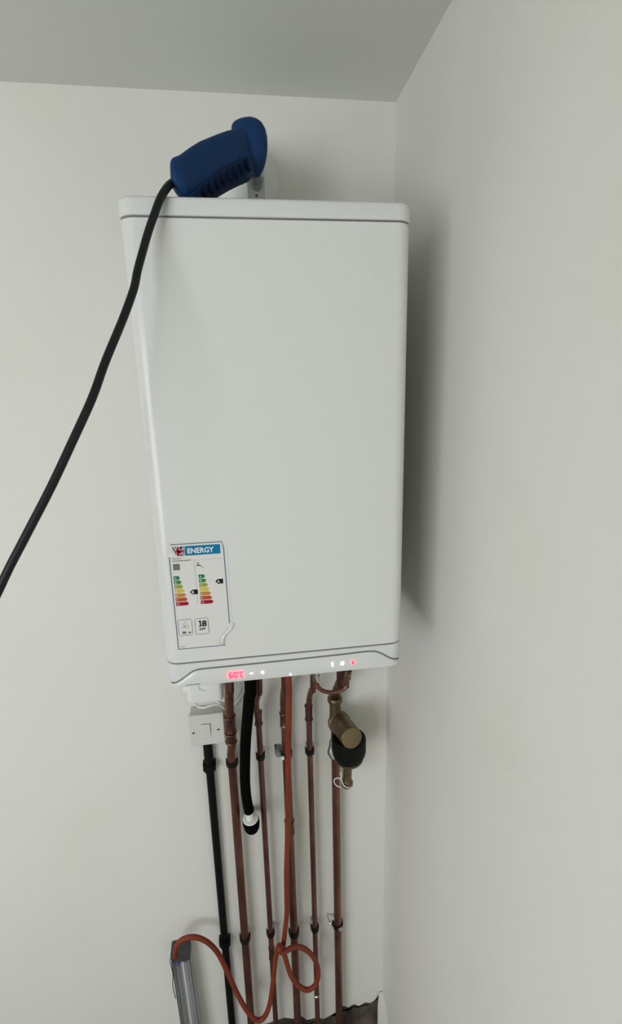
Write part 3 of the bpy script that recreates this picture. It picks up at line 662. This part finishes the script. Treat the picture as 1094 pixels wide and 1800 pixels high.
# ------------------------------------------------------------------ orange hose
oh = [Vector((at(508, 1190, -.15).x, -.152, ZB-.0005)), at(508, 1205, -.15), at(508, 1240, -.145), at(507.5, 1290, -.135), at(507, 1340, -.122), at(506.5, 1390, -.11), at(506, 1440, -.098), at(505.5, 1480, -.09), at(503.8, 1530, -.082), at(504.2, 1570, -.078), at(504.5, 1605, -.075),
      at(501.5, 1635, -.072), at(498.5, 1665, -.075), at(501, 1680, -.082), at(504.5, 1693, -.086), at(511, 1713, -.086), at(523, 1731, -.084), at(540, 1740, -.082), at(554, 1732, -.080), at(560, 1712, -.078), at(556, 1692, -.076), at(545, 1675, -.076), at(530, 1665.5, -.080),
      at(516, 1665, -.088), at(504, 1671, -.096), at(495, 1674, -.100), at(491.5, 1668, -.098), at(494, 1664, -.092), at(490, 1663.5, -.086), at(485.5, 1680, -.084), at(483, 1700, -.082), at(480, 1730, -.080), at(475, 1762, -.080), at(468, 1783, -.082), at(458, 1793, -.084), at(446, 1790, -.084), at(432, 1773, -.080), at(419, 1750, -.074),
      at(407, 1725, -.068), at(396, 1700, -.062), at(383, 1675, -.058), at(366, 1657, -.055), at(347, 1648, -.053), at(329, 1648.5, -.052), at(316, 1655, -.050), at(309, 1668, -.049), at(308, 1682, -.048)]
bm = B(); add_tube(bm, oh, .0068, 16, smooth=6)
tag(obj('orange_hose', bm, M['hose'], None, smooth=60), 'orange rubber test hose looping from the boiler to the silver gauge', 'hose')

# ------------------------------------------------------------------ pressure gauge leaning on the wall
g0 = at(316.5, 1670, -.03)                       # middle of the top edge
H_ = g0.z; lean = .018
mg = thing('pressure_gauge', 'silver column pressure gauge with dark top standing against the wall', 'gauge', (g0.x+lean, -.035, 0))
top = Vector((g0.x, -.024, g0.z)); bot = Vector((g0.x+.012, -.030, 0.0))
zax = (top-bot).normalized(); xax = Vector((1, 0, 0)); xax = (xax - zax*xax.dot(zax)).normalized(); yax = zax.cross(xax)
MG = Matrix(((xax.x, yax.x, zax.x, bot.x), (xax.y, yax.y, zax.y, bot.y), (xax.z, yax.z, zax.z, bot.z), (0, 0, 0, 1)))
HT = (top-bot).length; W2 = .0245
bm = B(); add_box(bm, -W2, W2, .006, .022, .002, HT-.03, MG); add_box(bm, -W2, -W2+.002, -.014, .006, .002, HT-.03, MG); add_box(bm, W2-.002, W2, -.014, .006, .002, HT-.03, MG); obj('channel', bm, M['alu'], mg, bevel=.0005)
bm = B(); add_box(bm, -W2-.001, W2+.001, -.015, .022, HT-.032, HT, MG); obj('top_cap', bm, M['dgrey'], mg, bevel=.0015)
bm = B(); add_box(bm, -W2-.001, W2+.001, -.015, .022, 0, .012, MG); obj('foot', bm, M['dgrey'], mg, bevel=.0015)
for s in (-1, 1):
    bm = B(); add_tube(bm, [MG @ Vector((s*W2, -.0145, .01)), MG @ Vector((s*W2, -.0145, HT-.03))], .0012, 8, smooth=0); obj('dark_edge', bm, M['dgrey'], mg)
for s in (-.012, .009):
    bm = B(); add_tube(bm, [MG @ Vector((s, -.004, .012)), MG @ Vector((s, -.004, HT-.03))], .0048, 16, smooth=0); obj('tube', bm, M['glass'], mg)
bm = B(); add_box(bm, -.0035, .0018, .003, .0062, .02, HT-.04, MG); obj('scale_strip', bm, M['wplas'], mg)
bm = B()
for s, c in ((-.012, .020), (.009, .012)): add_lathe(bm, MG @ Vector((s, -.004, HT-.030)), -zax, [(0, .0065), (c, .0065), (c+.001, .005)], 16)
obj('connector', bm, M['bluep'], mg)
bm = B(); add_tube(bm, [MG @ Vector((-.018, -.016, HT-.004)), MG @ Vector((-.027, -.019, HT-.012)), MG @ Vector((-.0245, -.020, HT-.06)), MG @ Vector((-.030, -.018, HT-.11)), MG @ Vector((-.028, -.016, HT-.16))], .0012, 8); obj('cord', bm, M['dgrey'], mg)
